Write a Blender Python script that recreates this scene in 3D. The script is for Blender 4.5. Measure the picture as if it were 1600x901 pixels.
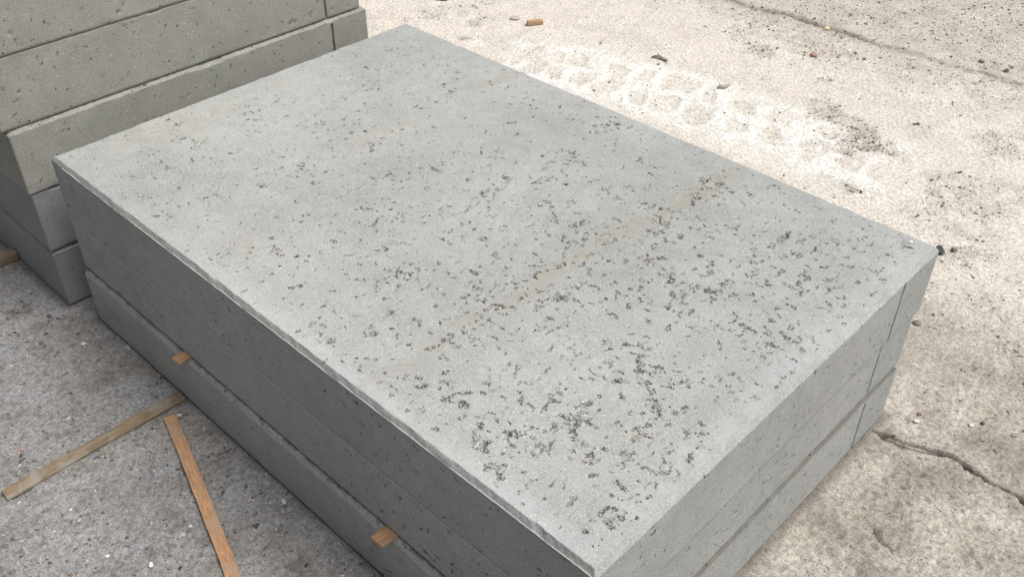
import bpy, math, random
import numpy as np
from mathutils import Matrix, Vector

# ------------------------------------------------------------------ camera, sky, sun, exposure
scene = bpy.context.scene
col = scene.collection
for o in list(bpy.data.objects):
    bpy.data.objects.remove(o)

CAM = np.array([1.93076, -0.60942, 1.47790])          # metres; slab stack is 1.5 x 1.0 x 0.44
CR = np.array([[0.72200228, -0.42781811, 0.54376868],
               [0.69188039, 0.44214319, -0.57079851],
               [0.00377432, 0.78834071, 0.61522735]])
FPX = 1505.08                                          # focal length in pixels of the 1600 px wide photo
cam = bpy.data.cameras.new('camera')
cam_o = bpy.data.objects.new('camera', cam)
col.objects.link(cam_o)
cam.sensor_width = 36.0
cam.lens = FPX / 1600.0 * 36.0
cam.clip_start = 0.02
cam.clip_end = 500.0
m4 = Matrix.Identity(4)
for i in range(3):
    for j in range(3):
        m4[i][j] = CR[i, j]
    m4[i][3] = CAM[i]
cam_o.matrix_world = m4
scene.camera = cam_o
scene.render.resolution_x, scene.render.resolution_y = 1024, 576

SUN_EL, SUN_AZ = math.radians(60), math.radians(28)    # azimuth measured from +x towards +y
world = bpy.data.worlds.new('World')
scene.world = world
world.use_nodes = True
wn = world.node_tree
wn.nodes.clear()
sky = wn.nodes.new('ShaderNodeTexSky')
sky.sky_type = 'NISHITA'
sky.sun_disc = False
sky.sun_elevation = SUN_EL
sky.sun_rotation = math.pi / 2 - SUN_AZ
sky.air_density = 1.0
sky.dust_density = 4.0
sky.ozone_density = 1.0
hs = wn.nodes.new('ShaderNodeHueSaturation')           # thin cloud: the blue is nearly gone
hs.inputs['Saturation'].default_value = 0.28
bg = wn.nodes.new('ShaderNodeBackground')
bg.inputs['Strength'].default_value = 0.05
wo = wn.nodes.new('ShaderNodeOutputWorld')
wn.links.new(sky.outputs[0], hs.inputs['Color'])
wn.links.new(hs.outputs[0], bg.inputs['Color'])
wn.links.new(bg.outputs[0], wo.inputs['Surface'])

sun = bpy.data.lights.new('sun', 'SUN')
sun.energy = 3.0
sun.angle = math.radians(46)                           # sun behind cloud: no hard shadows in the photo
sun.color = (1.0, 0.965, 0.915)
sun_o = bpy.data.objects.new('sun', sun)
col.objects.link(sun_o)
sd = Vector((math.cos(SUN_EL) * math.cos(SUN_AZ), math.cos(SUN_EL) * math.sin(SUN_AZ), math.sin(SUN_EL)))
sun_o.rotation_euler = sd.to_track_quat('Z', 'Y').to_euler()
sun_o.location = (3, 3, 4)

vs_ = scene.view_settings
vs_.view_transform = 'Standard'
vs_.look = 'None'
vs_.exposure = 0.55
vs_.gamma = 1.0
vs_.use_curve_mapping = False

# ------------------------------------------------------------------ helpers
rng = np.random.default_rng(7)


def un(x, y, z=0.0):
    """pixel of the photo -> point on the horizontal plane z"""
    d = CR @ np.array([(x - 800) / FPX, -(y - 450.5) / FPX, -1.0])
    return CAM + d * ((z - CAM[2]) / d[2])


def _h(ix, iy, iz, seed):
    h = (ix.astype(np.uint32) * np.uint32(374761393) + iy.astype(np.uint32) * np.uint32(668265263)
         + iz.astype(np.uint32) * np.uint32(2246822519) + np.uint32((seed * 3266489917) & 0xffffffff))
    h ^= h >> np.uint32(15)
    h *= np.uint32(2246822519)
    h ^= h >> np.uint32(13)
    h *= np.uint32(3266489917)
    h ^= h >> np.uint32(16)
    return h


def _r(ix, iy, iz, seed):
    return _h(ix, iy, iz, seed).astype(np.float32) * np.float32(1 / 4294967296.0)


def noise2(x, y, s, seed=0):
    x = x * s + 1000.0
    y = y * s + 1000.0
    ix = np.floor(x).astype(np.int64)
    iy = np.floor(y).astype(np.int64)
    fx = x - ix
    fy = y - iy
    fx = fx * fx * (3 - 2 * fx)
    fy = fy * fy * (3 - 2 * fy)
    z = np.zeros_like(ix)
    a = _r(ix, iy, z, seed)
    b = _r(ix + 1, iy, z, seed)
    c = _r(ix, iy + 1, z, seed)
    d = _r(ix + 1, iy + 1, z, seed)
    return (a + (b - a) * fx) * (1 - fy) + (c + (d - c) * fx) * fy


def fbm2(x, y, s, oct=3, seed=0, gain=0.5):
    t = 0
    amp = 1.0
    tot = 0
    for k in range(oct):
        t = t + amp * noise2(x, y, s * 2.03 ** k, seed + k * 17)
        tot += amp
        amp *= gain
    return t / tot


def noise3(p, s, seed=0):
    """cheap 3D noise: three plane noises mixed"""
    return (noise2(p[:, 0] + p[:, 2] * .7, p[:, 1] - p[:, 2] * .4, s, seed)
            + noise2(p[:, 1] + p[:, 0] * .3, p[:, 2] * 1.3, s, seed + 5)) * .5


def worley2(x, y, s, seed=0):
    x = x * s + 500.0
    y = y * s + 500.0
    ix = np.floor(x).astype(np.int64)
    iy = np.floor(y).astype(np.int64)
    f1 = np.full(x.shape, 9.0)
    f2 = np.full(x.shape, 9.0)
    idr = np.zeros(x.shape)
    z = np.zeros_like(ix)
    for dx in (-1, 0, 1):
        for dy in (-1, 0, 1):
            jx = ix + dx
            jy = iy + dy
            px = jx + .1 + .8 * _r(jx, jy, z, seed + 1)
            py = jy + .1 + .8 * _r(jx, jy, z, seed + 2)
            d = np.hypot(px - x, py - y)
            near = d < f1
            f2 = np.where(near, f1, np.minimum(f2, d))
            f1 = np.where(near, d, f1)
            idr = np.where(near, _r(jx, jy, z, seed + 3), idr)
    return f1, f2, idr


def sst(a, b, x):
    t = np.clip((x - a) / (b - a), 0, 1)
    return t * t * (3 - 2 * t)


def pits(x, y, dens, seed, stretch=1.0):
    """honeycombing: gaps between coarse grains where the paste is missing. dens 0..1 -> depth (m), pit 0..1"""
    wx = x + .006 * (noise2(x, y, 60, seed + 40) - .5)
    wy = (y + .006 * (noise2(x, y, 60, seed + 41) - .5)) * stretch
    f = .32 * fbm2(wx, wy, 17, 2, seed + 1) + .68 * fbm2(wx, wy, 62, 2, seed + 2)
    m = np.clip((f - (.58 - .30 * dens)) / .34, 0, 1)
    a1, a2, _ = worley2(wx, wy, 125, seed + 3)
    b1, b2, _ = worley2(wx, wy, 230, seed + 4)
    g = .6 * noise2(wx, wy, 95, seed + 5) + .4 * noise2(wx, wy, 230, seed + 6)
    sel = sst(.0, .08, g - (.915 - .40 * m)) * (m > .02)
    crack = np.maximum((1 - sst(.05, .27, a2 - a1)), .75 * (1 - sst(.05, .30, b2 - b1)))
    strong = sst(.45, .95, m)
    # single small holes everywhere
    c1, _, cid = worley2(x, y * stretch, 75, seed + 8)
    hole = (1 - sst(.06, .16, c1)) * (cid > .91)
    depth = sel * crack * (.0030 + .0022 * strong) + strong * a1 * a1 * .0010 + .0018 * hole * (.3 + .7 * np.clip(dens, 0, 1))
    return depth, np.clip(sel * crack * .6 + .5 * hole, 0, 1), m


def new_mesh(name, V, F, mat, parent=None, smooth=True, attrs=None, colors=None):
    """V (n,3) array; F list of (k,4)/(k,3) int arrays, or lists"""
    me = bpy.data.meshes.new(name)
    V = np.asarray(V, dtype=np.float32)
    if isinstance(F, np.ndarray):
        F = [F]
    starts, loops, pos = [], [], 0
    for f in F:
        f = np.asarray(f, dtype=np.int32)
        if f.ndim == 1:
            f = f[None, :]
        k = f.shape[1]
        starts.append(np.arange(f.shape[0], dtype=np.int32) * k + pos)
        loops.append(f.ravel())
        pos += f.size
    starts = np.concatenate(starts)
    loops = np.concatenate(loops)
    me.vertices.add(len(V))
    me.vertices.foreach_set('co', V.ravel())
    me.loops.add(len(loops))
    me.loops.foreach_set('vertex_index', loops)
    me.polygons.add(len(starts))
    me.polygons.foreach_set('loop_start', starts)
    me.update(calc_edges=True)
    me.validate()
    me.polygons.foreach_set('use_smooth', np.full(len(me.polygons), smooth))
    for k, a in (attrs or {}).items():
        at = me.attributes.new(k, 'FLOAT', 'POINT')
        at.data.foreach_set('value', np.asarray(a, dtype=np.float32))
    if colors is not None:
        at = me.attributes.new('tone', 'FLOAT_COLOR', 'POINT')
        c = np.ones((len(V), 4), dtype=np.float32)
        c[:, :3] = colors
        at.data.foreach_set('color', c.ravel())
    me.materials.append(mat)
    o = bpy.data.objects.new(name, me)
    col.objects.link(o)
    if parent is not None:
        o.parent = parent
    return o


def tag(o, label, cat, group=None, kind=None):
    o['label'] = label
    if cat:
        o['category'] = cat
    if group:
        o['group'] = group
    if kind:
        o['kind'] = kind
    return o


class NT:
    def __init__(self, name):
        self.mat = bpy.data.materials.new(name)
        self.mat.use_nodes = True
        self.t = self.mat.node_tree
        self.t.nodes.clear()
        self.out = self.n('ShaderNodeOutputMaterial')
        self.b = self.n('ShaderNodeBsdfPrincipled')
        self.t.links.new(self.b.outputs[0], self.out.inputs['Surface'])
        self.co = self.n('ShaderNodeTexCoord').outputs['Object']

    def n(self, k):
        return self.t.nodes.new(k)

    def put(self, sock, v):
        if isinstance(v, bpy.types.NodeSocket):
            self.t.links.new(v, sock)
        else:
            sock.default_value = v

    def noise(self, s, detail=2.0, rough=.5, co=None, dim=None):
        n = self.n('ShaderNodeTexNoise')
        self.put(n.inputs['Vector'], co or self.co)
        n.inputs['Scale'].default_value = s
        n.inputs['Detail'].default_value = detail
        n.inputs['Roughness'].default_value = rough
        return n.outputs['Fac']

    def voro(self, s, feature='F1', co=None):
        n = self.n('ShaderNodeTexVoronoi')
        n.feature = feature
        self.put(n.inputs['Vector'], co or self.co)
        n.inputs['Scale'].default_value = s
        return n

    def ramp(self, v, a, b, lo=0.0, hi=1.0):
        n = self.n('ShaderNodeMapRange')
        n.interpolation_type = 'SMOOTHSTEP'
        self.put(n.inputs['Value'], v)
        n.inputs['From Min'].default_value = a
        n.inputs['From Max'].default_value = b
        n.inputs['To Min'].default_value = lo
        n.inputs['To Max'].default_value = hi
        return n.outputs['Result']

    def m(self, op, a, b=0.0):
        n = self.n('ShaderNodeMath')
        n.operation = op
        self.put(n.inputs[0], a)
        self.put(n.inputs[1], b)
        return n.outputs[0]

    def mix(self, f, a, b, mode='MIX'):
        n = self.n('ShaderNodeMix')
        n.data_type = 'RGBA'
        n.blend_type = mode
        self.put(n.inputs[0], f)
        self.put(n.inputs[6], a if isinstance(a, bpy.types.NodeSocket) else (*a, 1))
        self.put(n.inputs[7], b if isinstance(b, bpy.types.NodeSocket) else (*b, 1))
        return n.outputs[2]

    def attr(self, name):
        n = self.n('ShaderNodeAttribute')
        n.attribute_name = name
        return n

    def scale(self, c, f):
        """multiply colour by a factor socket"""
        n = self.n('ShaderNodeVectorMath')
        n.operation = 'SCALE'
        self.put(n.inputs[0], c)
        self.put(n.inputs['Scale'], f)
        return n.outputs[0]

    def bump(self, h, dist, strength=1.0, prev=None):
        n = self.n('ShaderNodeBump')
        self.put(n.inputs['Height'], h)
        n.inputs['Distance'].default_value = dist
        n.inputs['Strength'].default_value = strength
        if prev is not None:
            self.put(n.inputs['Normal'], prev)
        return n.outputs[0]

    def mapped(self, sc, rot=(0, 0, 0)):
        n = self.n('ShaderNodeMapping')
        self.put(n.inputs['Vector'], self.co)
        n.inputs['Scale'].default_value = sc
        n.inputs['Rotation'].default_value = rot
        return n.outputs[0]


# ------------------------------------------------------------------ materials
def slab_material(name, base, warm):
    t = NT(name)
    big = t.noise(2.6, 3, .55)
    mid = t.noise(22, 3, .6)
    fine = t.noise(270, 3, .75)
    grain = t.noise(650, 1, .5)
    f = t.m('ADD', t.ramp(big, .3, .7, .90, 1.08), t.ramp(mid, .3, .7, -.06, .06))
    f = t.m('ADD', f, t.ramp(fine, .30, .70, -.17, .17))
    f = t.m('ADD', f, t.ramp(grain, .25, .75, -.12, .12))
    c = t.mix(t.ramp(t.noise(5.5, 3, .6), .42, .68), base, warm)
    # vertical fall of the press marks on the sides is too fine to see; only the tone shifts
    c = t.scale(c, f)
    st = t.attr('stain').outputs['Fac']
    st = t.m('MULTIPLY', st, t.ramp(t.noise(38, 3, .65), .30, .62))
    c = t.mix(st, c, (.318, .296, .255))
    c = t.mix(t.attr('pale').outputs['Fac'], c, (.50, .505, .52))
    # pale quartz grains and dark grains
    v = t.voro(240)
    spk = t.m('MULTIPLY', t.ramp(v.outputs['Distance'], .16, .26, 1, 0),
              t.ramp(t.m('FRACT', t.m('MULTIPLY', v.outputs['Color'], 7.13)), .962, .972))
    c = t.mix(spk, c, (.78, .78, .76))
    v2 = t.voro(170)
    drk = t.m('MULTIPLY', t.ramp(v2.outputs['Distance'], .14, .26, 1, 0),
              t.ramp(t.m('FRACT', t.m('MULTIPLY', v2.outputs['Color'], 5.31)), .90, .93))
    c = t.mix(t.m('MULTIPLY', drk, .6), c, (.13, .125, .115))
    # depth shade of the voids painted into the colour, with a grime tint
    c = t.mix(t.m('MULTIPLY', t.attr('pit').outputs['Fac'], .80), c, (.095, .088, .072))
    # hair-fine open joints between the grains, their inner shade painted dark
    wp = t.n('ShaderNodeVectorMath')
    wp.operation = 'ADD'
    nz = t.n('ShaderNodeTexNoise')
    t.put(nz.inputs['Vector'], t.co)
    nz.inputs['Scale'].default_value = 110
    nz.inputs['Detail'].default_value = 2
    sc = t.n('ShaderNodeVectorMath')
    sc.operation = 'MULTIPLY_ADD'
    t.put(sc.inputs[0], nz.outputs['Color'])
    sc.inputs[1].default_value = (.009, .009, .009)
    sc.inputs[2].default_value = (-.0045, -.0045, -.0045)
    t.put(wp.inputs[0], t.co)
    t.put(wp.inputs[1], sc.outputs[0])
    wco = wp.outputs[0]
    vo = t.attr('void').outputs['Fac']
    l1 = t.ramp(t.voro(150, 'DISTANCE_TO_EDGE', wco).outputs['Distance'], .02, .10, 1, 0)
    l2 = t.ramp(t.voro(280, 'DISTANCE_TO_EDGE', wco).outputs['Distance'], .02, .12, .7, 0)
    gt = t.m('ADD', t.noise(78, 2, .55), t.m('MULTIPLY', vo, .21))
    ln = t.m('MULTIPLY', t.m('MULTIPLY', t.m('MAXIMUM', l1, l2), t.ramp(gt, .705, .768)), t.ramp(t.noise(210, 2, .6), .38, .50))
    gv = t.voro(150, 'F1', wco)
    gl = t.m('MULTIPLY', t.ramp(gt, .695, .775), t.ramp(t.m('FRACT', t.m('MULTIPLY', gv.outputs['Color'], 8.3)), .35, .9))
    c = t.mix(t.m('MULTIPLY', gl, .50), c, (.53, .52, .49))
    c = t.mix(t.m('MULTIPLY', ln, .88), c, (.085, .078, .064))
    t.put(t.b.inputs['Base Color'], c)
    t.b.inputs['Roughness'].default_value = .92
    t.b.inputs['Specular IOR Level'].default_value = .25
    n1 = t.bump(t.noise(330, 3, .7), .0011, .8)
    n2 = t.bump(t.voro(600, 'F1').outputs['Distance'], .0006, .6, n1)
    n2 = t.bump(t.m('SUBTRACT', 1.0, ln), .0035, 1.0, n2)
    t.put(t.b.inputs['Normal'], n2)
    return t.mat


def ground_material():
    t = NT('weathered_yard_concrete')
    warm = t.attr('warm').outputs['Fac']
    dust = t.attr('dust').outputs['Fac']
    grit = t.attr('grit').outputs['Fac']
    dirt = t.attr('dirt').outputs['Fac']
    c = t.mix(warm, (.305, .303, .310), (.362, .332, .286))
    c = t.mix(t.m('MULTIPLY', t.ramp(t.noise(7, 4, .65), .42, .66), .75), c, (.225, .215, .198))
    c = t.mix(t.m('MULTIPLY', t.ramp(t.noise(3.1, 3, .6), .5, .75), .4), c, (.40, .36, .33))
    c = t.mix(dust, c, (.655, .61, .555))
    c = t.mix(t.m('MULTIPLY', grit, .22), c, (.33, .30, .27))
    c = t.mix(t.attr('lime').outputs['Fac'], c, (.74, .73, .705))
    f = t.m('ADD', t.ramp(t.noise(95, 6, .80), .30, .70, .64, 1.32), t.ramp(t.noise(260, 3, .75), .28, .72, -.26, .26))
    c = t.scale(c, f)
    # bigger worn stones, only a shade off the paste
    v3 = t.voro(52, co=t.mapped((1, 1, .2)))
    r3 = t.m('FRACT', t.m('MULTIPLY', v3.outputs['Color'], 3.3))
    k3 = t.m('MULTIPLY', t.ramp(v3.outputs['Distance'], .26, .34, 1, 0), t.ramp(r3, .72, .74))
    k3 = t.m('MULTIPLY', k3, t.m('SUBTRACT', .85, t.m('MULTIPLY', warm, .7)))
    c = t.mix(k3, c, t.mix(t.ramp(t.m('FRACT', t.m('MULTIPLY', v3.outputs['Color'], 17.0)), .2, .8), (.20, .20, .205), (.37, .345, .325)))
    # worn fine aggregate in the surface
    v = t.voro(260)
    rnd = t.m('FRACT', t.m('MULTIPLY', v.outputs['Color'], 9.7))
    sel = t.m('GREATER_THAN', t.m('ADD', rnd, t.m('MULTIPLY', grit, .60)), .80)
    spk = t.m('MULTIPLY', t.ramp(v.outputs['Distance'], .18, .34, 1, 0), sel)
    c = t.mix(t.m('MULTIPLY', spk, .7), c, (.13, .12, .11))
    v4 = t.voro(150)
    sel4 = t.m('GREATER_THAN', t.m('ADD', t.m('FRACT', t.m('MULTIPLY', v4.outputs['Color'], 6.1)), t.m('MULTIPLY', grit, .42)), .93)
    c = t.mix(t.m('MULTIPLY', t.m('MULTIPLY', t.ramp(v4.outputs['Distance'], .22, .36, 1, 0), sel4), .6), c, (.15, .135, .12))
    v2 = t.voro(150)
    w = t.m('MULTIPLY', t.ramp(v2.outputs['Distance'], .14, .24, 1, 0),
            t.ramp(t.m('FRACT', t.m('MULTIPLY', v2.outputs['Color'], 4.7)), .945, .955))
    c = t.mix(t.m('MULTIPLY', w, .75), c, (.66, .64, .60))
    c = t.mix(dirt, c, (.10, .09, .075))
    t.put(t.b.inputs['Base Color'], c)
    t.b.inputs['Roughness'].default_value = .95
    t.b.inputs['Specular IOR Level'].default_value = .2
    n1 = t.bump(t.noise(48, 7, .78), .007, .8)
    n2 = t.bump(t.noise(310, 3, .7), .0016, .9, n1)
    t.put(t.b.inputs['Normal'], n2)
    return t.mat


def tone_material(name, rough=.85, bump_s=500):
    t = NT(name)
    c = t.scale(t.attr('tone').outputs['Color'], t.ramp(t.noise(bump_s, 3, .7), .25, .75, .72, 1.25))
    t.put(t.b.inputs['Base Color'], c)
    t.b.inputs['Roughness'].default_value = rough
    t.b.inputs['Specular IOR Level'].default_value = .3
    t.put(t.b.inputs['Normal'], t.bump(t.noise(bump_s, 3, .7), .0008, .8))
    return t.mat


def wood_material(name, c1, c2, dirt, dirt_amt):
    t = NT(name)
    g = t.mapped((9, 260, 260))
    rings = t.noise(1, 4, .65, co=g)
    c = t.mix(t.ramp(rings, .3, .7), c1, c2)
    c = t.scale(c, t.ramp(t.noise(3, 3, .6, co=t.mapped((14, 60, 60))), .3, .7, .80, 1.15))
    c = t.mix(t.m('MULTIPLY', t.ramp(t.noise(26, 4, .7), .45, .66), dirt_amt), c, dirt)
    t.put(t.b.inputs['Base Color'], c)
    t.b.inputs['Roughness'].default_value = .78
    t.b.inputs['Specular IOR Level'].default_value = .25
    t.put(t.b.inputs['Normal'], t.bump(rings, .0009, .9))
    return t.mat


MAT_SLAB = slab_material('precast_concrete', (.345, .358, .356), (.336, .341, .330))
MAT_SLAB_OLD = slab_material('precast_concrete_weathered', (.296, .297, .274), (.276, .272, .247))
MAT_SLAB_COOL = slab_material('precast_concrete_cool', (.262, .275, .285), (.25, .26, .265))
MAT_GROUND = ground_material()
MAT_STONE = tone_material('stone', .8)
MAT_WOOD_NEW = wood_material('fresh_orange_wood', (.49, .295, .17), (.39, .215, .12), (.37, .275, .205), .7)
MAT_WOOD_END = wood_material('orange_spacer_wood', (.53, .33, .18), (.41, .235, .12), (.38, .27, .19), .5)
MAT_WOOD_OLD = wood_material('weathered_wood', (.265, .20, .13), (.165, .125, .085), (.29, .265, .235), .8)

# ------------------------------------------------------------------ ground
ST = dict(u0=0.0, u1=1.5, v0=0.0, v1=0.996)            # footprint of the near stack

crackA = [un(*p)[:2] for p in [(1128, -4), (1180, 14), (1230, 22), (1262, 34), (1300, 46), (1340, 58), (1372, 70), (1410, 78), (1452, 90), (1490, 104), (1530, 112), (1575, 126), (1640, 142)]]
crackB = [un(*p)[:2] for p in [(1361, 672), (1378, 678), (1394, 684), (1426, 694), (1448, 700), (1478, 708), (1500, 722), (1524, 740), (1550, 755), (1580, 770), (1602, 787), (1640, 812), (1720, 850)]]
crackB2 = [un(*p)[:2] for p in [(1360, 672), (1378, 682), (1400, 694), (1424, 701), (1450, 707), (1472, 710)]]
crackC = [un(*p)[:2] for p in [(1361, 824), (1372, 839), (1385, 850), (1393, 858)]]


def poly_dist(x, y, pts):
    best = np.full(x.shape, 9.0)
    arc = np.zeros(x.shape)
    s0 = 0.0
    for a, b in zip(pts[:-1], pts[1:]):
        d = b - a
        L = float(np.hypot(*d))
        t = np.clip(((x - a[0]) * d[0] + (y - a[1]) * d[1]) / (L * L), 0, 1)
        q = np.hypot(x - a[0] - t * d[0], y - a[1] - t * d[1])
        arc = np.where(q < best, s0 + t * L, arc)
        best = np.minimum(best, q)
        s0 += L
    return best, arc / s0


PADS = [(866, 87), (904, 94), (954, 110), (1002, 116), (1060, 130), (1108, 148), (1165, 166), (1222, 186),
        (864, 114), (904, 125), (951, 133), (999, 150), (1037, 163), (1093, 178), (1150, 196), (1205, 214), (1265, 236), (1290, 206), (1330, 258), (1390, 272), (1350, 232), (1420, 250), (1450, 285), (1480, 268), (830, 84), (832, 104)]
PADS = [un(*p)[:2] for p in PADS]
TRACK = [un(*p)[:2] for p in [(800, 92), (880, 104), (960, 124), (1050, 150), (1140, 180), (1250, 222), (1360, 258), (1500, 286)]]
DARK = [((1335, 225), .10, 1.0), ((1300, 180), .07, .7), ((1275, 155), .06, .7), ((1285, 125), .05, .6), ((1580, 560), .10, .9), ((1545, 540), .08, .5),
        ((1490, 60), .25, .35), ((1200, 40), .20, .45), ((1400, 30), .25, .4), ((1540, 100), .25, .4), ((1440, 330), .1, .35), ((1330, 295), .05, 1.0),
        ((1490, 400), .12, .45), ((1500, 480), .14, .4), ((730, 62), .05, .8), ((665, 24), .06, .5), ((745, 35), .06, .6), ((1440, 520), .14, .3), ((1560, 320), .16, .45),
        ((1560, 230), .12, .5), ((1440, 200), .06, .3), ((1270, 80), .12, .6), ((1190, 75), .08, .5), ((720, 10), .10, .4), ((845, 75), .03, .4), ((640, 30), .04, .6)]
DARK = [(un(*p)[:2], r, a) for p, r, a in DARK]
DIRTP = [((25, 490), .035, .8), ((40, 470), .03, .6), ((60, 540), .025, .5), ((170, 590), .03, .55), ((265, 805), .022, .6), ((150, 690), .02, .4), ((140, 462), .06, .55), ((1400, 690), .05, .35), ((1540, 760), .05, .3), ((1340, 640), .04, .4)]
DIRTP = [(un(*p)[:2], r, a) for p, r, a in DIRTP]


def ground_fields(x, y):
    w1 = fbm2(x, y, 5, 3, 61) - .5
    w2 = fbm2(x, y, 18, 3, 62) - .5
    left = sst(.25, -.05, y + .25 * w1 + .0 * x) * sst(1.75, 1.35, x + .2 * w1)
    warm = np.clip(1 - left + .25 * w1, 0, 1)
    back = sst(.95, 1.55, y + .35 * w1 - .35 * np.clip(x - 1.2, 0, 1)) * (1 - left)
    dust = np.clip(back * (.92 + .5 * w2) - .35 * sst(2.45, 2.9, y + .2 * w1), 0, 1)
    dust = np.maximum(dust, (1 - left) * (.20 + .9 * w2 + .5 * w1))
    grit = np.full(x.shape, .05)
    for p, r, a in DARK:
        d = np.hypot(x - p[0], y - p[1]) / r + 2.4 * w2 + 1.2 * w1
        grit = np.maximum(grit, a * sst(1.25, .25, d))
    grit = np.maximum(grit, .36 * sst(2.2, 2.8, y + .4 * w1) * (.5 + fbm2(x, y, 7, 3, 74)))
    grit = np.maximum(grit, .22 * sst(1.45, 1.6, x) * (.3 + 1.4 * fbm2(x, y, 9, 3, 73)))
    dust = dust * (1 - .55 * np.clip(grit * 1.2, 0, 1) * sst(.42, .6, fbm2(x, y, 45, 2, 71)))
    # wheel track: lime dust squeezed up between the lugs of the tyre
    td, ta = poly_dist(x, y, TRACK)
    td = td + .03 * w2
    band = sst(.25, .13, td + .05 * w1) * sst(1.0, .84, ta + .3 * w2) * sst(-.01, .03, ta + .08 * w2)
    xx = x + .075 * (fbm2(x, y, 13, 2, 81) - .5)
    yy = y + .085 * (fbm2(x, y, 13, 2, 82) - .5)
    pd1 = np.full(x.shape, 9.0)
    for q, p in enumerate(PADS):
        sx, sy = (.050, .060, .043)[q % 3], (.070, .058, .080)[(q * 2) % 3]
        a_ = np.abs((xx - p[0]) * .95 + (yy - p[1]) * .3) / sx
        b_ = np.abs((yy - p[1]) - .3 * (xx - p[0])) / sy
        pd1 = np.minimum(pd1, (a_ ** 3 + b_ ** 3) ** (1 / 3))
    pad = sst(1.05, .55, pd1)
    rim = sst(.70, 1.0, pd1) * sst(1.9, 1.15, pd1) * (.45 + .9 * noise2(x, y, 17, 85))
    fade = sst(1.15, .72, ta)
    powd = sst(.30, .62, fbm2(x, y, 22, 4, 84, .6))
    lime = band * (.25 + .40 * powd + .60 * rim * fade - .36 * pad * (.35 + fbm2(x, y, 60, 3, 83)))
    lime = np.clip(lime, 0, 1) * (1 - .8 * np.clip(grit * 1.3 - .1, 0, 1))
    rim = rim * fade
    pad = pad * fade
    grit = np.maximum(grit, band * pad * .16)
    h = .006 * w1 + .0055 * w2 + .0022 * (fbm2(x, y, 90, 2, 63) - .5)
    h = h + band * (.0032 * rim - .0022 * pad + .0012 * (fbm2(x, y, 70, 2, 86) - .5))
    rough = sst(1.35, 1.6, x) * (.4 + .6 * sst(1.6, .6, y))
    st = fbm2(x * .55 + y * .8, y * .35 - x * .9, 42, 3, 64)
    st2 = fbm2(x * .6 + y * .75, y * .4 - x * .9, 95, 2, 67)
    h = h + rough * (.0050 * (st - .5) + .0040 * (st2 - .5)) - rough * .0045 * sst(.64, .76, fbm2(x, y, 100, 2, 66))
    # broken pits in the left, worn part
    pl = sst(.62, .74, fbm2(x, y, 55, 2, 65)) * left
    h = h - .004 * pl
    dirt = .18 * pl + .22 * rough * sst(.62, .76, fbm2(x, y, 100, 2, 66)) + .30 * rough * sst(.52, .70, fbm2(x * .6 + y * .75, y * .4 - x * .9, 12, 4, 68))
    for p, r, a in DIRTP:
        d = np.hypot(x - p[0], y - p[1]) / r + 1.6 * w2 + .8 * (noise2(x, y, 70, 90) - .5)
        dirt = np.maximum(dirt, a * sst(1.1, .2, d) * (.35 + .65 * sst(.35, .65, fbm2(x, y, 130, 2, 91))))
    for pts, wd, dp, soft, mod in ((crackA, .010, .020, .045, 1), (crackB, .0048, .016, .009, 0), (crackB2, .0042, .009, .007, 0), (crackC, .004, .006, .006, 0)):
        d, a = poly_dist(x + .02 * (w2) + .006 * (noise2(x, y, 60, 93) - .5), y + .02 * w2 + .008 * (noise2(x, y, 45, 94) - .5), pts)
        wl = wd * (.45 + 1.1 * noise2(a * 11, a * 0 + pts[0][0], 1.0, 95))
        if mod:
            wl = wl * np.clip(.25 + sst(.45, .30, a) * .9 + .8 * sst(.12, .0, np.abs(a - .48)), .15, 1.3)
        k = sst(wl * 1.3, wl * .35, d)
        h = h - dp * k
        dirt = np.maximum(dirt, .88 * k)
        dirt = np.maximum(dirt, .35 * sst(soft, .0, d + .03 * w2) * (1 if mod else .5))
    # rammed flat under the stacks
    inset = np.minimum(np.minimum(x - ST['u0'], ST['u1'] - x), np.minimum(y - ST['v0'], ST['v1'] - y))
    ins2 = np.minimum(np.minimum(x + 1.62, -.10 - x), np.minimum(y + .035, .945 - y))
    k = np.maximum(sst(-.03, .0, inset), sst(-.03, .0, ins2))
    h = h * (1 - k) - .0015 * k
    dirt = np.maximum(dirt, .62 * sst(-.025, .0, np.maximum(inset, ins2) + .02 * w2))  # contact shade at the stack feet, painted in through the dirt mask
    return h, warm, dust, grit, dirt, lime


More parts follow.
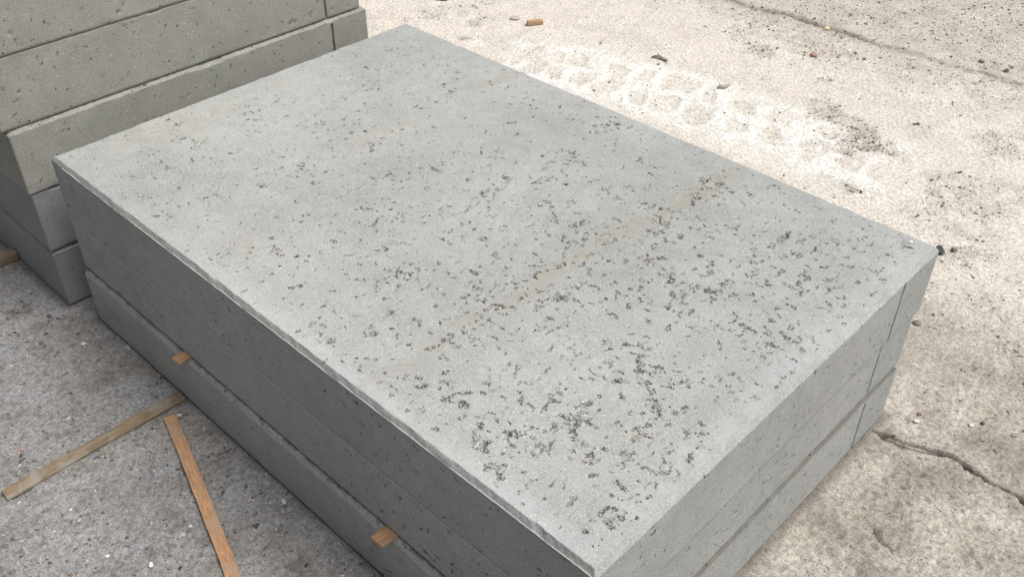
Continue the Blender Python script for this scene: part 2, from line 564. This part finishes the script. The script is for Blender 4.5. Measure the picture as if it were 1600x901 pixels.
def build_ground():
    us = np.concatenate([[-30, -15, -8, -4, -2.5], np.arange(-1.9, -1.2, .03), np.arange(-1.2, 1.48, .0060), np.arange(1.48, 2.06, .0040), np.arange(2.1, 2.8, .03), [3.2, 4, 6, 10, 20, 30]])
    vs = np.concatenate([[-30, -15, -8, -4, -2], np.arange(-1.2, -.56, .03), np.arange(-.56, .02, .0042), np.arange(.02, .76, .0056), np.arange(.76, 1.02, .0030), np.arange(1.02, 2.1, .0060), np.arange(2.1, 3.8, .010), np.arange(3.8, 4.6, .04), [5, 6, 8, 12, 20, 30]])
    X, Y = np.meshgrid(us, vs, indexing='ij')
    x, y = X.ravel(), Y.ravel()
    h, warm, dust, grit, dirt, lime = ground_fields(x, y)
    nx, ny = X.shape
    i = np.arange(nx - 1)[:, None] * ny + np.arange(ny - 1)[None, :]
    F = np.stack([i, i + ny, i + ny + 1, i + 1], -1).reshape(-1, 4)
    cx, cy = x[F].mean(1), y[F].mean(1)
    hide = (cx > .05) & (cx < 1.45) & (cy > .05) & (cy < .95)      # bedding under the stack: one flat sheet instead
    F = F[~hide]
    used = np.zeros(len(x), bool)
    used[F.ravel()] = True
    idx = np.cumsum(used) - 1
    V = np.stack([x, y, h], -1)[used]
    o = new_mesh('ground', V, idx[F], MAT_GROUND, attrs=dict(warm=warm[used], dust=dust[used], grit=grit[used], dirt=dirt[used], lime=lime[used]))
    tag(o, 'worn concrete yard floor, grey and pebbly, dusty beige behind the slabs', None, kind='structure')
    q = new_mesh('bedding', np.array([[.0, .0, -.003], [1.5, .0, -.003], [1.5, 1, -.003], [.0, 1, -.003]]), np.array([[0, 1, 2, 3]]), MAT_GROUND, parent=o,
                 attrs=dict(warm=[.5] * 4, dust=[0] * 4, grit=[.1] * 4, dirt=[.3] * 4, lime=[0] * 4))
    return o


ground = build_ground()


# ------------------------------------------------------------------ slabs
def axis(a, step, extra=()):
    n = max(2, int(round(a / step)))
    p = np.linspace(0, a, n + 1)
    for c in extra:
        p = np.concatenate([p[np.abs(p - c) > .0065], np.arange(c - .006, c + .0061, .001)])
    return np.unique(np.round(p, 6))


def make_slab(name, org, dims, seed, mat, step, zstep, top_ch, bot_ch, fine_top=False, groove=.862, dens_fn=None, stain_fn=None, pale_fn=None, side_pit=.3, back_step=.02, ch_x=1.0, ch_y=1.0, chips=1.0):
    a, b, c = dims
    xs_f, ys_f = axis(a, step), axis(b, step, (groove,))
    xs_b = xs_f if fine_top else axis(a, back_step)
    ys_b = ys_f if fine_top else axis(b, back_step)
    # perimeter loop: -y side, +x side, +y side, -x side; parameter in 0..1 along each side
    P = np.concatenate([np.stack([xs_f[:-1] / a, np.zeros(len(xs_f) - 1)], -1),
                        np.stack([np.ones(len(ys_f) - 1), ys_f[:-1] / b], -1),
                        np.stack([xs_b[:0:-1] / a, np.ones(len(xs_b) - 1)], -1),
                        np.stack([np.zeros(len(ys_b) - 1), ys_b[:0:-1] / b], -1)])
    side = np.concatenate([np.full(len(xs_f) - 1, 0), np.full(len(ys_f) - 1, 1), np.full(len(xs_b) - 1, 2), np.full(len(ys_b) - 1, 3)])
    n = len(P)
    prof = [(.03, 0.0), (bot_ch, 0.0), (bot_ch * .45, bot_ch * .5), (0.0, bot_ch)]
    nz = max(3, int(round((c - bot_ch - top_ch) / zstep)))
    prof += [(0.0, z) for z in np.linspace(bot_ch, c - top_ch, nz + 1)[1:-1]] + [(0.0, c - top_ch - .0009), (0.0, c - top_ch)]
    prof += [(top_ch * .10, c - top_ch * .90), (top_ch * .50, c - top_ch * .48), (top_ch * .92, c - top_ch * .07), (top_ch, c)]
    if not fine_top:
        prof += [(.03, c)]
    rings, NR, kind = [], [], []
    for d, z in prof:
        dx = d * ch_x if (z > c / 2 and d <= top_ch) else d
        dy = d * ch_y if (z > c / 2 and d <= top_ch) else d
        rings.append(np.stack([dx + P[:, 0] * (a - 2 * dx), dy + P[:, 1] * (b - 2 * dy), np.full(n, z)], -1))
    V = np.concatenate(rings)
    m = len(prof)
    i = np.arange(m - 1)[:, None] * n + np.arange(n)[None, :]
    j = np.arange(m - 1)[:, None] * n + (np.arange(n)[None, :] + 1) % n
    F = [np.stack([i, j, j + n, i + n], -1).reshape(-1, 4)]
    F.append(np.arange(n)[::-1][None, :])
    if not fine_top:
        F.append((np.arange(n) + (m - 1) * n)[None, :])
    sid = np.tile(side, m)
    onside = np.zeros(len(V))
    for k, (d, z) in enumerate(prof):
        onside[k * n:(k + 1) * n] = 1.0 if d == 0 else 0.0
    pit = np.zeros(len(V))
    vo_side = np.zeros(len(V))
    disp = np.zeros((len(V), 3))
    # sides
    for s, (ax, sg) in enumerate(((1, -1), (0, 1), (1, 1), (0, -1))):
        k = np.where((sid == s) & (onside > 0))[0]
        if s > 1 and not fine_top:
            continue
        t = V[k, 0] if ax == 1 else V[k, 1]
        z = V[k, 2]
        edge = sst(.0, .012, z - bot_ch) * sst(.0, .010, c - top_ch - z)
        low = sst(.035, .0, z) if bot_ch > .003 else 0 * z
        dn = side_pit * (.55 + 1.0 * fbm2(t, z, 7, 2, seed + 30)) + .35 * low * side_pit / .2
        dp, pt, mk = pits(t, z, dn, seed + 10 * s + 100, 1.9)
        vo_side[k] = mk * .6 + .20
        lim = sst(.0, .02, t) * sst(.0, .02, (a if ax == 1 else b) - t)
        dp = dp * (.35 + .65 * edge) * lim
        pit[k] = pt * (.3 + .7 * edge) * lim * .8
        und = .0011 * (fbm2(t, z, 11, 2, seed + 31 + s) - .5)
        if s == 1 and groove:
            gz = sst(.0, .006, c - .010 - z)
            wob = .0012 * (noise2(z, z * 0, 70, seed + 9) - .5)
            g = sst(.0042, .0016, np.abs(t - groove - wob)) * gz
            dp = dp + .0062 * g
            pit[k] = np.maximum(pit[k], .35 * g)
        disp[k, ax] += sg * (und * lim * edge - dp)
    # rough arrises
    ch = onside == 0
    e = np.stack([noise3(V, 55, seed + 50 + q) - .5 for q in range(3)], -1) * .0022 + np.stack([noise3(V, 170, seed + 60 + q) - .5 for q in range(3)], -1) * .0016
    rim = np.zeros(len(V))
    for k, (d, z) in enumerate(prof):
        if 0 < d < .029 or z in (bot_ch, ) or abs(z - (c - top_ch)) < 1e-6:
            rim[k * n:(k + 1) * n] = 1.0 if 0 < d < top_ch * .99 else .6
    e[:, 0] *= ch_x ** .5
    disp += e * rim[:, None]
    cn = sst(.66, .80, noise3(V, 26, seed + 81)) * (.4 + 1.2 * noise3(V, 120, seed + 82))
    hi = (V[:, 2] > c - top_ch - 1e-6) & (rim > 0)
    cen = np.stack([np.sign(a / 2 - V[:, 0]) * (np.minimum(V[:, 0], a - V[:, 0]) < .012), np.sign(b / 2 - V[:, 1]) * (np.minimum(V[:, 1], b - V[:, 1]) < .012), -np.ones(len(V)) * .8], -1)
    disp += cen * (cn * hi * .0030 * chips)[:, None]
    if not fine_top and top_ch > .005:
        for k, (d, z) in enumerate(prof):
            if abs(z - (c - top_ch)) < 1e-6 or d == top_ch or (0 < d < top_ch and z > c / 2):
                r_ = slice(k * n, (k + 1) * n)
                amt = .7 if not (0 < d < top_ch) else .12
                pit[r_] = np.maximum(pit[r_], amt * sst(.38, .62, noise3(V[r_], 160, seed + 77)))  # joint shadow painted along the chamfer edges, broken up with dirt
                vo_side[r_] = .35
        for k, (d, z) in enumerate(prof):                # shade of the open joint painted on the end-face ledge
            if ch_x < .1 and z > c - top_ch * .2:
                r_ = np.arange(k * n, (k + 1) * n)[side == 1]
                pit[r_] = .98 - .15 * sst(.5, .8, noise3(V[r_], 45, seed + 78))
    disp[V[:, 2] < 1e-6] = 0
    V2 = V + disp
    stain = np.zeros(len(V))
    pale = np.zeros(len(V))
    void = np.zeros(len(V))
    void[:] = vo_side
    if fine_top:
        tx = top_ch * ch_x + xs_f / a * (a - 2 * top_ch * ch_x)
        ty = top_ch * ch_y + ys_f / b * (b - 2 * top_ch * ch_y)
        X, Y = np.meshgrid(tx, ty, indexing='ij')
        nx, ny = X.shape
        x, y = X.ravel(), Y.ravel()
        ed = np.minimum(np.minimum(x, a - x), np.minimum(y, b - y)) - top_ch
        dens = dens_fn(x, y)
        dp, pt, mk = pits(x, y, dens, seed + 200)
        k = sst(.0, .02, ed) * sst(.012, .05, a - x - top_ch + .5 * .02)
        hz = .0022 * (fbm2(x, y, 4, 2, seed + 70) - .5) + .0009 * (fbm2(x, y, 40, 2, seed + 71) - .5)
        hz = hz * sst(0, .05, ed) - dp * k
        T = np.stack([x, y, c + hz], -1)
        # join to the last ring by index
        base = len(V2)
        gi = np.arange(nx * ny).reshape(nx, ny) + base
        top = (m - 1) * n
        ring_ids = np.concatenate([gi[:-1, 0], gi[-1, :-1], gi[:0:-1, -1], gi[0, :0:-1]])
        remap = np.arange(base + nx * ny)
        remap[ring_ids] = top + np.arange(n)
        q = np.stack([gi[:-1, :-1], gi[1:, :-1], gi[1:, 1:], gi[:-1, 1:]], -1).reshape(-1, 4)
        F.append(remap[q])
        V2 = np.concatenate([V2, T])
        pit = np.concatenate([pit, pt * k])
        stain = np.concatenate([stain, np.maximum(stain_fn(x, y), .30 * mk ** 2)])
        void = np.concatenate([void, (.55 * mk + .42 * np.clip(dens, 0, 1) + .28 * (fbm2(x, y, 9, 2, 330) - .5)) * sst(.0, .012, ed)])
        pale = np.concatenate([pale, pale_fn(x, y, mk)])
        keep = np.ones(len(V2), bool)
        keep[ring_ids] = False
        idx = np.cumsum(keep) - 1
        F = [idx[np.asarray(f)] for f in F]
        V2, pit, stain, pale, void = V2[keep], pit[keep], stain[keep], pale[keep], void[keep]
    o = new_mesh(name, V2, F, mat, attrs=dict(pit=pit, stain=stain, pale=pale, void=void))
    o.location = org
    return o


SLAB_Z = .442
BLOB = [((765, 685), .07, .55), ((900, 680), .09, .55), ((870, 640), .05, .5), ((850, 465), .045, .65), ((770, 485), .06, .55), ((715, 525), .05, .5), ((870, 560), .05, .35),
        ((1000, 590), .10, .4), ((1150, 500), .14, .35), ((1250, 400), .13, .30), ((1060, 420), .12, .25), ((690, 620), .05, .35), ((890, 375), .03, .5), ((960, 470), .05, .35),
        ((600, 160), .02, .4), ((1190, 360), .05, .35), ((1360, 380), .06, .35), ((970, 800), .04, .35), ((1120, 300), .07, .2), ((960, 190), .05, .3), ((440, 300), .04, .25)]
BLOB = [(un(p[0], p[1], SLAB_Z)[:2], r, a) for p, r, a in BLOB]
STN = [((850, 430), (1160, 265), .020, .85), ((585, 600), (690, 535), .035, .45), ((690, 520), (850, 445), .030, .5), ((700, 150), (830, 110), .020, .5), ((480, 280), (640, 180), .05, .28),
       ((200, 225), (420, 140), .06, .35), ((360, 385), (430, 330), .05, .25), ((330, 500), (520, 420), .05, .2), ((750, 420), (1000, 330), .05, .18)]
STN = [(un(*p, SLAB_Z)[:2], un(*q, SLAB_Z)[:2], w, a) for p, q, w, a in STN]


def top_dens(x, y):
    d = .32 + .20 * sst(.1, 1.1, x) + .22 * (fbm2(x, y, 5, 2, 301) - .5)
    for p, r, a in BLOB:
        d = d + .75 * a * sst(1.4, .1, np.hypot(x - p[0], y - p[1]) / r)
    d = d - .35 * sst(.05, .0, y)
    return np.clip(d, 0, 1.05)


def top_stain(x, y):
    s = .10 * sst(.45, .7, fbm2(x, y, 4, 3, 310))
    wob = .02 * (fbm2(x, y, 14, 2, 311) - .5)
    for p, q, w, a in STN:
        d, _ = poly_dist(x + wob, y + wob, [p, q])
        s = np.maximum(s, a * sst(w * 1.5, w * .2, d))
    return np.clip(s, 0, 1)


def top_pale(x, y, mk):
    e = sst(.045, .012, np.abs(1.5 - x - .022) + .02 * (fbm2(x, y, 20, 2, 320) - .5)) * .30
    e2 = sst(.05, .01, y) * .35 * sst(.2, .9, x)
    return np.clip(np.maximum(e, e2) * (.5 + fbm2(x, y, 60, 2, 321)) * (1 - .6 * mk), 0, 1)


near = []
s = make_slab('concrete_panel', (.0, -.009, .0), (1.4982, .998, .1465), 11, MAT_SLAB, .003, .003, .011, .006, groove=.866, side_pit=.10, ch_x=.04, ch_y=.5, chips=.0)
tag(s, 'lowest grey slab of the low three-slab stack, bearing the orange spacer sticks', 'concrete slab', 'slabs of the low stack')
near.append(s)
s = make_slab('concrete_panel', (-.001, -.001, .1527), (1.496, .991, .1385), 23, MAT_SLAB, .003, .003, .002, .003, groove=.857, side_pit=.16)
tag(s, 'middle grey slab of the low three-slab stack, resting on orange spacer sticks', 'concrete slab', 'slabs of the low stack')
near.append(s)
top = make_slab('concrete_panel', (0, 0, .2912), (1.5, .996, SLAB_Z - .2912), 37, MAT_SLAB, .0017, .0036, .010, .002, fine_top=True, ch_y=.65, ch_x=.9, chips=.45, groove=.862,
                dens_fn=top_dens, stain_fn=top_stain, pale_fn=top_pale, side_pit=.14)
tag(top, 'pitted light grey top slab of the low stack with a tan stain streak', 'concrete slab', 'slabs of the low stack')

# thin fin of cement left along the lower line of the top slab's chamfer
xs = np.arange(.05, 1.497, .003)
hgt = .0005 + .0017 * sst(.35, .7, fbm2(xs, xs * 0, 24, 3, 401)) + .0005 * noise2(xs, xs * 0, 300, 402)
zb = (SLAB_Z - .2912) - .0105 + .0022 * (fbm2(xs, xs * 0, 40, 2, 403) - .5)
sec = [(.0008, -.0016), (-.0007, .0000), (-.0002, 1.0), (.0008, .9)]
VV = np.concatenate([np.stack([xs, np.full_like(xs, y0) - (hgt * .35 if z0 >= .9 else 0), zb + (hgt * z0 if z0 >= .9 else z0)], -1) for y0, z0 in sec])
n = len(xs)
FF = []
for k in range(4):
    i0 = np.arange(n - 1) + k * n
    i1 = np.arange(n - 1) + ((k + 1) % 4) * n
    FF.append(np.stack([i0, i0 + 1, i1 + 1, i1], -1))
FF.append(np.array([[0, n, 2 * n, 3 * n], [4 * n - 1, 3 * n - 1, 2 * n - 1, n - 1]]))
t = NT('cement_fin')
t.put(t.b.inputs['Base Color'], t.scale(t.mix(t.noise(60, 3, .6), (.50, .505, .50), (.60, .60, .585)), t.ramp(t.noise(300, 2), .3, .7, .85, 1.1)))
t.b.inputs['Roughness'].default_value = .9
fin = new_mesh('edge_fin', VV, FF, t.mat, parent=top)
fin['label'] = 'thin pale fin of cement along the chamfered edge'

# the taller stack behind
G2, V0, W2 = -.100, -.034, .978
zl = 0.0
LBL = ['lowest slab of the tall stack, standing on the yard floor', 'second slab up in the tall stack of slabs', 'third slab up in the tall stack, its top edge chamfered',
       'fourth slab up in the tall stack, broad weathered grey face', 'fifth slab up in the tall stack, gritty along its lower edge', 'topmost slab of the tall stack of slabs']
OFF = [(0.0, .0, .1570, .008), (.000, .0, .1555, .002), (.002, -.004, .1575, .006), (-.004, -.014, .1570, .002), (-.002, -.020, .157, .006), (.0, -.01, .157, .006)]
for k, (du, dv, th, ch) in enumerate(OFF):
    s = make_slab('concrete_panel', (G2 + du - 1.5, V0 + dv, zl), (1.5, W2 + (-.006 if k == 3 else 0), th), 51 + 13 * k, MAT_SLAB_COOL if k < 2 else MAT_SLAB_OLD, .0045, .0045, ch, .005 if k else .003, groove=.862,
                  side_pit=[.04, .04, .08, .16, .20, .18][k], back_step=.05)
    tag(s, LBL[k], 'concrete slab', 'slabs of the tall stack')
    zl += th + .0006


# ------------------------------------------------------------------ wood
def stick(name, p0, p1, width, thick, z, mat, seed, tilt=0.0, bow=0.0):
    """sawn stick from p0 to p1 (plan), local x along its length"""
    p0, p1 = np.array(p0, float), np.array(p1, float)
    L = float(np.hypot(*(p1 - p0)))
    nl = max(4, int(L / .012))
    ts = np.linspace(0, L, nl + 1)
    e = min(width, thick) * .12
    ring = []
    w, h = width / 2, thick
    for y, zz in ((-w + e, 0), (w - e, 0), (w, e), (w, h - e), (w - e, h), (-w + e, h), (-w, h - e), (-w, e)):
        ring.append((y, zz))
    ring = np.array(ring)
    V = []
    for t_ in ts:
        k = np.column_stack([np.full(8, t_), ring])
        V.append(k)
    V = np.concatenate(V)
    endn = (V[:, 0] < 1e-6) | (V[:, 0] > L - 1e-6)
    V[:, 1] += .0016 * (noise2(V[:, 0], V[:, 2] * 3 + seed, 22, seed) - .5) + .0008 * (noise2(V[:, 0] + V[:, 1] * 9, V[:, 2], 90, seed + 1) - .5) + bow * np.sin(V[:, 0] / L * math.pi)
    V[:, 2] += (.0012 * (noise2(V[:, 0] + V[:, 1] * 7, V[:, 1], 60, seed + 2) - .5)) * (V[:, 2] > thick * .5)
    V[endn, 0] += .003 * (noise2(V[endn, 1] * 40, V[endn, 2] * 40, 1.0, seed + 3) - .5)
    F = []
    for q in range(8):
        i0 = np.arange(nl) * 8 + q
        i1 = np.arange(nl) * 8 + (q + 1) % 8
        F.append(np.stack([i0, i0 + 8, i1 + 8, i1], -1))
    F.append(np.arange(8)[None, :])
    F.append((np.arange(8)[::-1] + nl * 8)[None, :])
    o = new_mesh(name, V, F, mat, smooth=False)
    o.location = (p0[0], p0[1], z)
    o.rotation_euler = (0, -tilt, math.atan2(p1[1] - p0[1], p1[0] - p0[0]))
    return o


o = stick('wooden_stick', (.372, -.401), (.376, -.013), .030, .007, .0015, MAT_WOOD_OLD, 5)
tag(o, 'weathered brown stick on the floor, its end against the lowest slab', 'stick')
o = stick('wooden_stick', (.414, -.066), (.980, -.238), .0255, .006, .003, MAT_WOOD_NEW, 6, bow=.002)
tag(o, 'clean orange stick lying loose on the pebbly grey floor', 'stick')
o = stick('wooden_stick', (-.388, -.42), (-.388, -.0375), .034, .026, .001, MAT_WOOD_OLD, 8)
tag(o, 'thick brown stick butting the lowest slab of the tall stack', 'stick')
zg = .1466
o = stick('spacer_stick', (.430, -.030), (.436, .985), .026, .006, zg, MAT_WOOD_END, 9)
tag(o, 'orange spacer stick under the middle slab, above the weathered stick on the floor', 'spacer stick', 'spacer sticks in the low stack')
o = stick('spacer_stick', (1.072, -.034), (1.064, .985), .030, .006, zg, MAT_WOOD_END, 10)
tag(o, 'squarish orange spacer stick end under the middle slab, nearer its bright pale end face', 'spacer stick', 'spacer sticks in the low stack')
o = stick('wood_offcut', un(824, 40)[:2], un(848, 38)[:2], .020, .016, .002, MAT_WOOD_NEW, 12)
tag(o, 'small orange wood offcut lying on the pale dust behind the slabs', 'wood offcut')
o = stick('wood_offcut', un(683, 1)[:2], un(699, 0)[:2], .020, .014, .002, MAT_WOOD_OLD, 13)
tag(o, 'dark brown wood chip on the beige floor beyond the low stack', 'wood offcut')


# ------------------------------------------------------------------ stones
def ico_dirs():
    t = (1 + 5 ** .5) / 2
    v = np.array([(-1, t, 0), (1, t, 0), (-1, -t, 0), (1, -t, 0), (0, -1, t), (0, 1, t), (0, -1, -t), (0, 1, -t), (t, 0, -1), (t, 0, 1), (-t, 0, -1), (-t, 0, 1)], float)
    v /= np.linalg.norm(v[0])
    f = np.array([(0, 11, 5), (0, 5, 1), (0, 1, 7), (0, 7, 10), (0, 10, 11), (1, 5, 9), (5, 11, 4), (11, 10, 2), (10, 7, 6), (7, 1, 8), (3, 9, 4), (3, 4, 2), (3, 2, 6), (3, 6, 8), (3, 8, 9), (4, 9, 5), (2, 4, 11), (6, 2, 10), (8, 6, 7), (9, 8, 1)])
    return v, f


IV, IF = ico_dirs()


def stone(name, px, size, flat, colr, label, cat='stone', group=None, seed=0, elong=1.3, z=0.0):
    r = np.random.default_rng(seed + 900)
    v, f = IV.copy(), IF.copy()
    # one subdivision
    mid = {}
    vl = [tuple(a) for a in v]
    nf = []
    for a, b, c in f:
        ids = []
        for p, q in ((a, b), (b, c), (c, a)):
            k = (min(p, q), max(p, q))
            if k not in mid:
                w = (v[p] + v[q]) / 2
                vl.append(tuple(w / np.linalg.norm(w)))
                mid[k] = len(vl) - 1
            ids.append(mid[k])
        nf += [(a, ids[0], ids[2]), (ids[0], b, ids[1]), (ids[2], ids[1], c), tuple(ids)]
    v = np.array(vl)
    for _ in range(7):                                  # cut facets
        d = r.normal(size=3)
        d /= np.linalg.norm(d)
        k = v @ d - r.uniform(.55, .85)
        v = v - np.clip(k, 0, None)[:, None] * d[None, :]
    v *= np.array([elong, 1.0, flat]) * size / 2
    v += r.normal(size=v.shape) * size * .012
    p = un(*px, z)
    h = z if z else float(ground_fields(np.array([p[0]]), np.array([p[1]]))[0][0])
    c = np.tile(np.array(colr), (len(v), 1)) * r.uniform(.88, 1.12, (len(v), 1))
    o = new_mesh(name, v, np.array(nf), MAT_STONE, smooth=False, colors=c)
    o.location = (p[0], p[1], h - v[:, 2].min() - size * flat * .06)
    o.rotation_euler = (0, 0, r.uniform(0, 6.28))
    tag(o, label, cat, group)
    return o


SL, GR, WH, BR, RED = (.075, .08, .088), (.19, .185, .18), (.68, .67, .64), (.20, .16, .12), (.36, .17, .12)
stone('stone', (1468, 394), .026, .75, SL, 'dark slate grey stone showing past the far corner of the top slab', seed=1)
stone('stone', (1491, 392), .017, .7, GR, 'small grey stone beside the dark slate stone', seed=2)
stone('stone', (1433, 505), .017, .6, GR, 'grey stone on the beige floor just beside the low stack', seed=3)
stone('stone', (1535, 661), .010, .6, SL, 'dark round pebble above the long crack, near two white chips', seed=4)
stone('stone', (1557, 704), .011, .4, (.22, .21, .19), 'flat greyish pebble set in the floor close above the long crack', seed=5)
stone('stone', (1586, 680), .013, .35, (.27, .25, .22), 'broad flat tan pebble in the floor above the long crack', seed=6)
stone('stone', (1431, 661), .011, .6, WH, 'white chip at the crack end beside the slab stack', seed=7)
stone('stone', (1517, 665), .010, .6, WH, 'white chip beside the dark round pebble', seed=8)
stone('stone', (1436, 647), .010, .4, (.22, .14, .11), 'reddish brown chip near the crack end by the slabs', seed=9)
stone('stone', (236, 884), .010, .8, WH, 'bright white round pebble between the two floor sticks', seed=10)
stone('stone', (168, 869), .007, .7, WH, 'tiny white pebble on the grey floor, smaller of two', seed=11)
stone('stone', (280, 648), .010, .8, (.55, .54, .52), 'pale pebble between the tips of the two floor sticks', seed=12)
stone('brick_chip', (1272, 87), .026, .4, (.36, .22, .17), 'red brick chip lying by the dirt-filled joint', 'brick chip', seed=13)
stone('stone', (1291, 47), .026, .5, (.60, .50, .33), 'yellowish chip in the dirt-filled joint', seed=14)
stone('stone', (1572, 112), .022, .6, (.13, .125, .12), 'large dark pebble beside the thin end of the joint', seed=15)
stone('stone', (1533, 97), .018, .6, (.15, .145, .14), 'dark pebble at the thin end of the joint, smaller one', seed=16)
stone('stone', (1379, 469), .0001 + .012, .6, GR, 'grey pebble on the floor', seed=17) if False else None
stone('stone', (803, 30), .030, .4, (.42, .40, .37), 'flat grey chip beside the small orange wood offcut', seed=18, elong=1.6)
stone('stone', (77, 494), .011, .4, SL, 'flat dark pebble in the floor near the tall stack corner', seed=19)
stone('stone', (123, 520), .009, .4, SL, 'dark pebble in the grey floor near the low stack corner', seed=20)
stone('stone', (408, 864), .011, .35, (.12, .12, .14), 'bluish dark pebble in the floor right of the orange stick', seed=21) if False else None


def strip(name, pts, width, thick, colr, label, cat):
    P = np.array([un(*p)[:2] for p in pts])
    n = len(P)
    d = np.gradient(P, axis=0)
    d /= np.linalg.norm(d, axis=1)[:, None]
    nr = np.stack([-d[:, 1], d[:, 0]], -1)
    w = width * np.sin(np.linspace(.25, math.pi - .25, n))[:, None] / 2
    lift = .002 + .006 * np.sin(np.linspace(0, math.pi * 1.5, n)) ** 2
    V = []
    for k, (sg, zz) in enumerate(((-1, 0), (1, 0), (1, thick), (-1, thick))):
        V.append(np.column_stack([P + sg * w * nr, lift + zz + (0.002 if sg > 0 else 0)]))
    V = np.concatenate(V)
    F = []
    for k in range(4):
        i0 = np.arange(n - 1) + k * n
        i1 = np.arange(n - 1) + ((k + 1) % 4) * n
        F.append(np.stack([i0, i0 + 1, i1 + 1, i1], -1))
    F.append(np.array([[0, n, 2 * n, 3 * n], [4 * n - 1, 3 * n - 1, 2 * n - 1, n - 1]]))
    org = np.array([P[0, 0], P[0, 1], 0])
    o = new_mesh(name, V - org, F, MAT_STONE, colors=np.tile(np.array(colr), (len(V), 1)))
    o.location = org
    return tag(o, label, cat)


stone('stone', (1033, 327), .008, .6, (.14, .13, .12), 'dark crumb lying on the pitted top slab by the tan streak', seed=30, z=SLAB_Z)
stone('stone', (1422, 379), .008, .5, WH, 'white crumb on the top slab close to its far corner', seed=31, z=SLAB_Z)
strip('bark_strip', [(1018, 91), (1024, 91), (1030, 92), (1036, 94), (1041, 97), (1043, 99)], .013, .002, (.20, .185, .165), 'dark curled bark strip lying in pale dust above the wheel track', 'bark strip')
strip('bark_strip', [(1120, 140), (1126, 139), (1132, 138), (1139, 137)], .018, .003, (.30, .285, .26), 'grey flat bark strip at the edge of the wheel track', 'bark strip')

# stones too many to count: grit lying on the dusty floor, and worn aggregate showing in the grey floor


def scatter(name, n, x, y, size, flat, sink, tones, seed, parent=None, tetra=False):
    r = np.random.default_rng(seed)
    # a lumpy 8-corner pebble of 12 triangles
    cv = np.array([(-1, -1, -1), (1, -1, -1), (1, 1, -1), (-1, 1, -1), (-1, -1, 1), (1, -1, 1), (1, 1, 1), (-1, 1, 1)], float) * .62
    cf = np.array([(0, 2, 1), (0, 3, 2), (4, 5, 6), (4, 6, 7), (0, 1, 5), (0, 5, 4), (1, 2, 6), (1, 6, 5), (2, 3, 7), (2, 7, 6), (3, 0, 4), (3, 4, 7)])
    V = np.tile(cv, (n, 1, 1)) * (1 + r.normal(size=(n, 8, 3)) * .28)
    V[:, 4:, :2] *= .72
    V *= np.stack([np.ones(n) * r.uniform(1, 1.7, n), np.ones(n), flat], -1)[:, None, :] * (size / 2)[:, None, None]
    a = r.uniform(0, 6.283, n)
    ca, sa = np.cos(a)[:, None], np.sin(a)[:, None]
    X = V[:, :, 0] * ca - V[:, :, 1] * sa
    Y = V[:, :, 0] * sa + V[:, :, 1] * ca
    h = ground_fields(x, y)[0]
    Z = V[:, :, 2] + (h + size * flat * .31 * (1 - sink))[:, None]
    W = np.stack([X + x[:, None], Y + y[:, None], Z], -1).reshape(-1, 3)
    F = (cf[None] + (np.arange(n) * 8)[:, None, None]).reshape(-1, 3)
    return new_mesh(name, W, F, MAT_STONE, parent=parent, smooth=False, colors=np.repeat(tones, 8, axis=0))


def pick(r, n, pal, wts):
    c = np.array(pal)[r.choice(len(pal), n, p=np.array(wts) / sum(wts))]
    return c * r.uniform(.7, 1.3, (n, 1))


r = np.random.default_rng(77)
N = 160000
x = r.uniform(-1.2, 2.05, N)
y = r.uniform(.3, 3.75, N)
inside = (x < 1.52) & (y < 1.02)
h_, wa_, du_, gr_, di_, li_ = ground_fields(x, y)
ok = (~inside) & (r.uniform(size=N) < np.clip(gr_, .015, 1) ** 1.5 * 1.0) & ~((x < -.08) & (y < .97))
x, y, g = x[ok], y[ok], gr_[ok]
n = min(len(x), 27000)
x, y, g = x[:n], y[:n], g[:n]
size = np.clip(r.lognormal(math.log(.0037), .48, n), .002, .013)
tones = pick(r, n, [(.15, .138, .125), (.22, .20, .175), (.30, .27, .235), (.10, .097, .095), (.48, .44, .39), (.25, .19, .15)], [3, 5, 4, 1, 1.2, .3])
near_ = (x > 1.35) & (y < 1.5)
tones[near_] = tones[near_] * .8 + .10
size[near_] *= .75
o = scatter('gravel', n, x, y, size, r.uniform(.45, .8, n), .15, tones, 78)
tag(o, 'scattered dark grit and gravel on the dusty beige floor', 'gravel', kind='stuff')

N = 9000
x = r.uniform(-.6, 1.3, N)
y = r.uniform(-.58, -.012, N)
ok = ~((x < -.09) & (y > -.045))
x, y = x[ok], y[ok]
cl = fbm2(x, y, 14, 2, 500)
ok = r.uniform(size=len(x)) < .25 + 1.1 * sst(.4, .65, cl)
x, y = x[ok][:5200], y[ok][:5200]
n = len(x)
size = np.clip(r.lognormal(math.log(.0046), .48, n), .002, .014)
tones = pick(r, n, [(.075, .074, .078), (.15, .145, .14), (.22, .21, .20), (.55, .54, .51), (.27, .17, .12), (.17, .175, .19), (.36, .33, .30)], [3, 5, 5, .7, .4, 3, 3])
o = scatter('exposed_aggregate', n, x, y, size, r.uniform(.2, .4, n), .8, tones, 79, parent=ground)
o['kind'] = 'stuff'
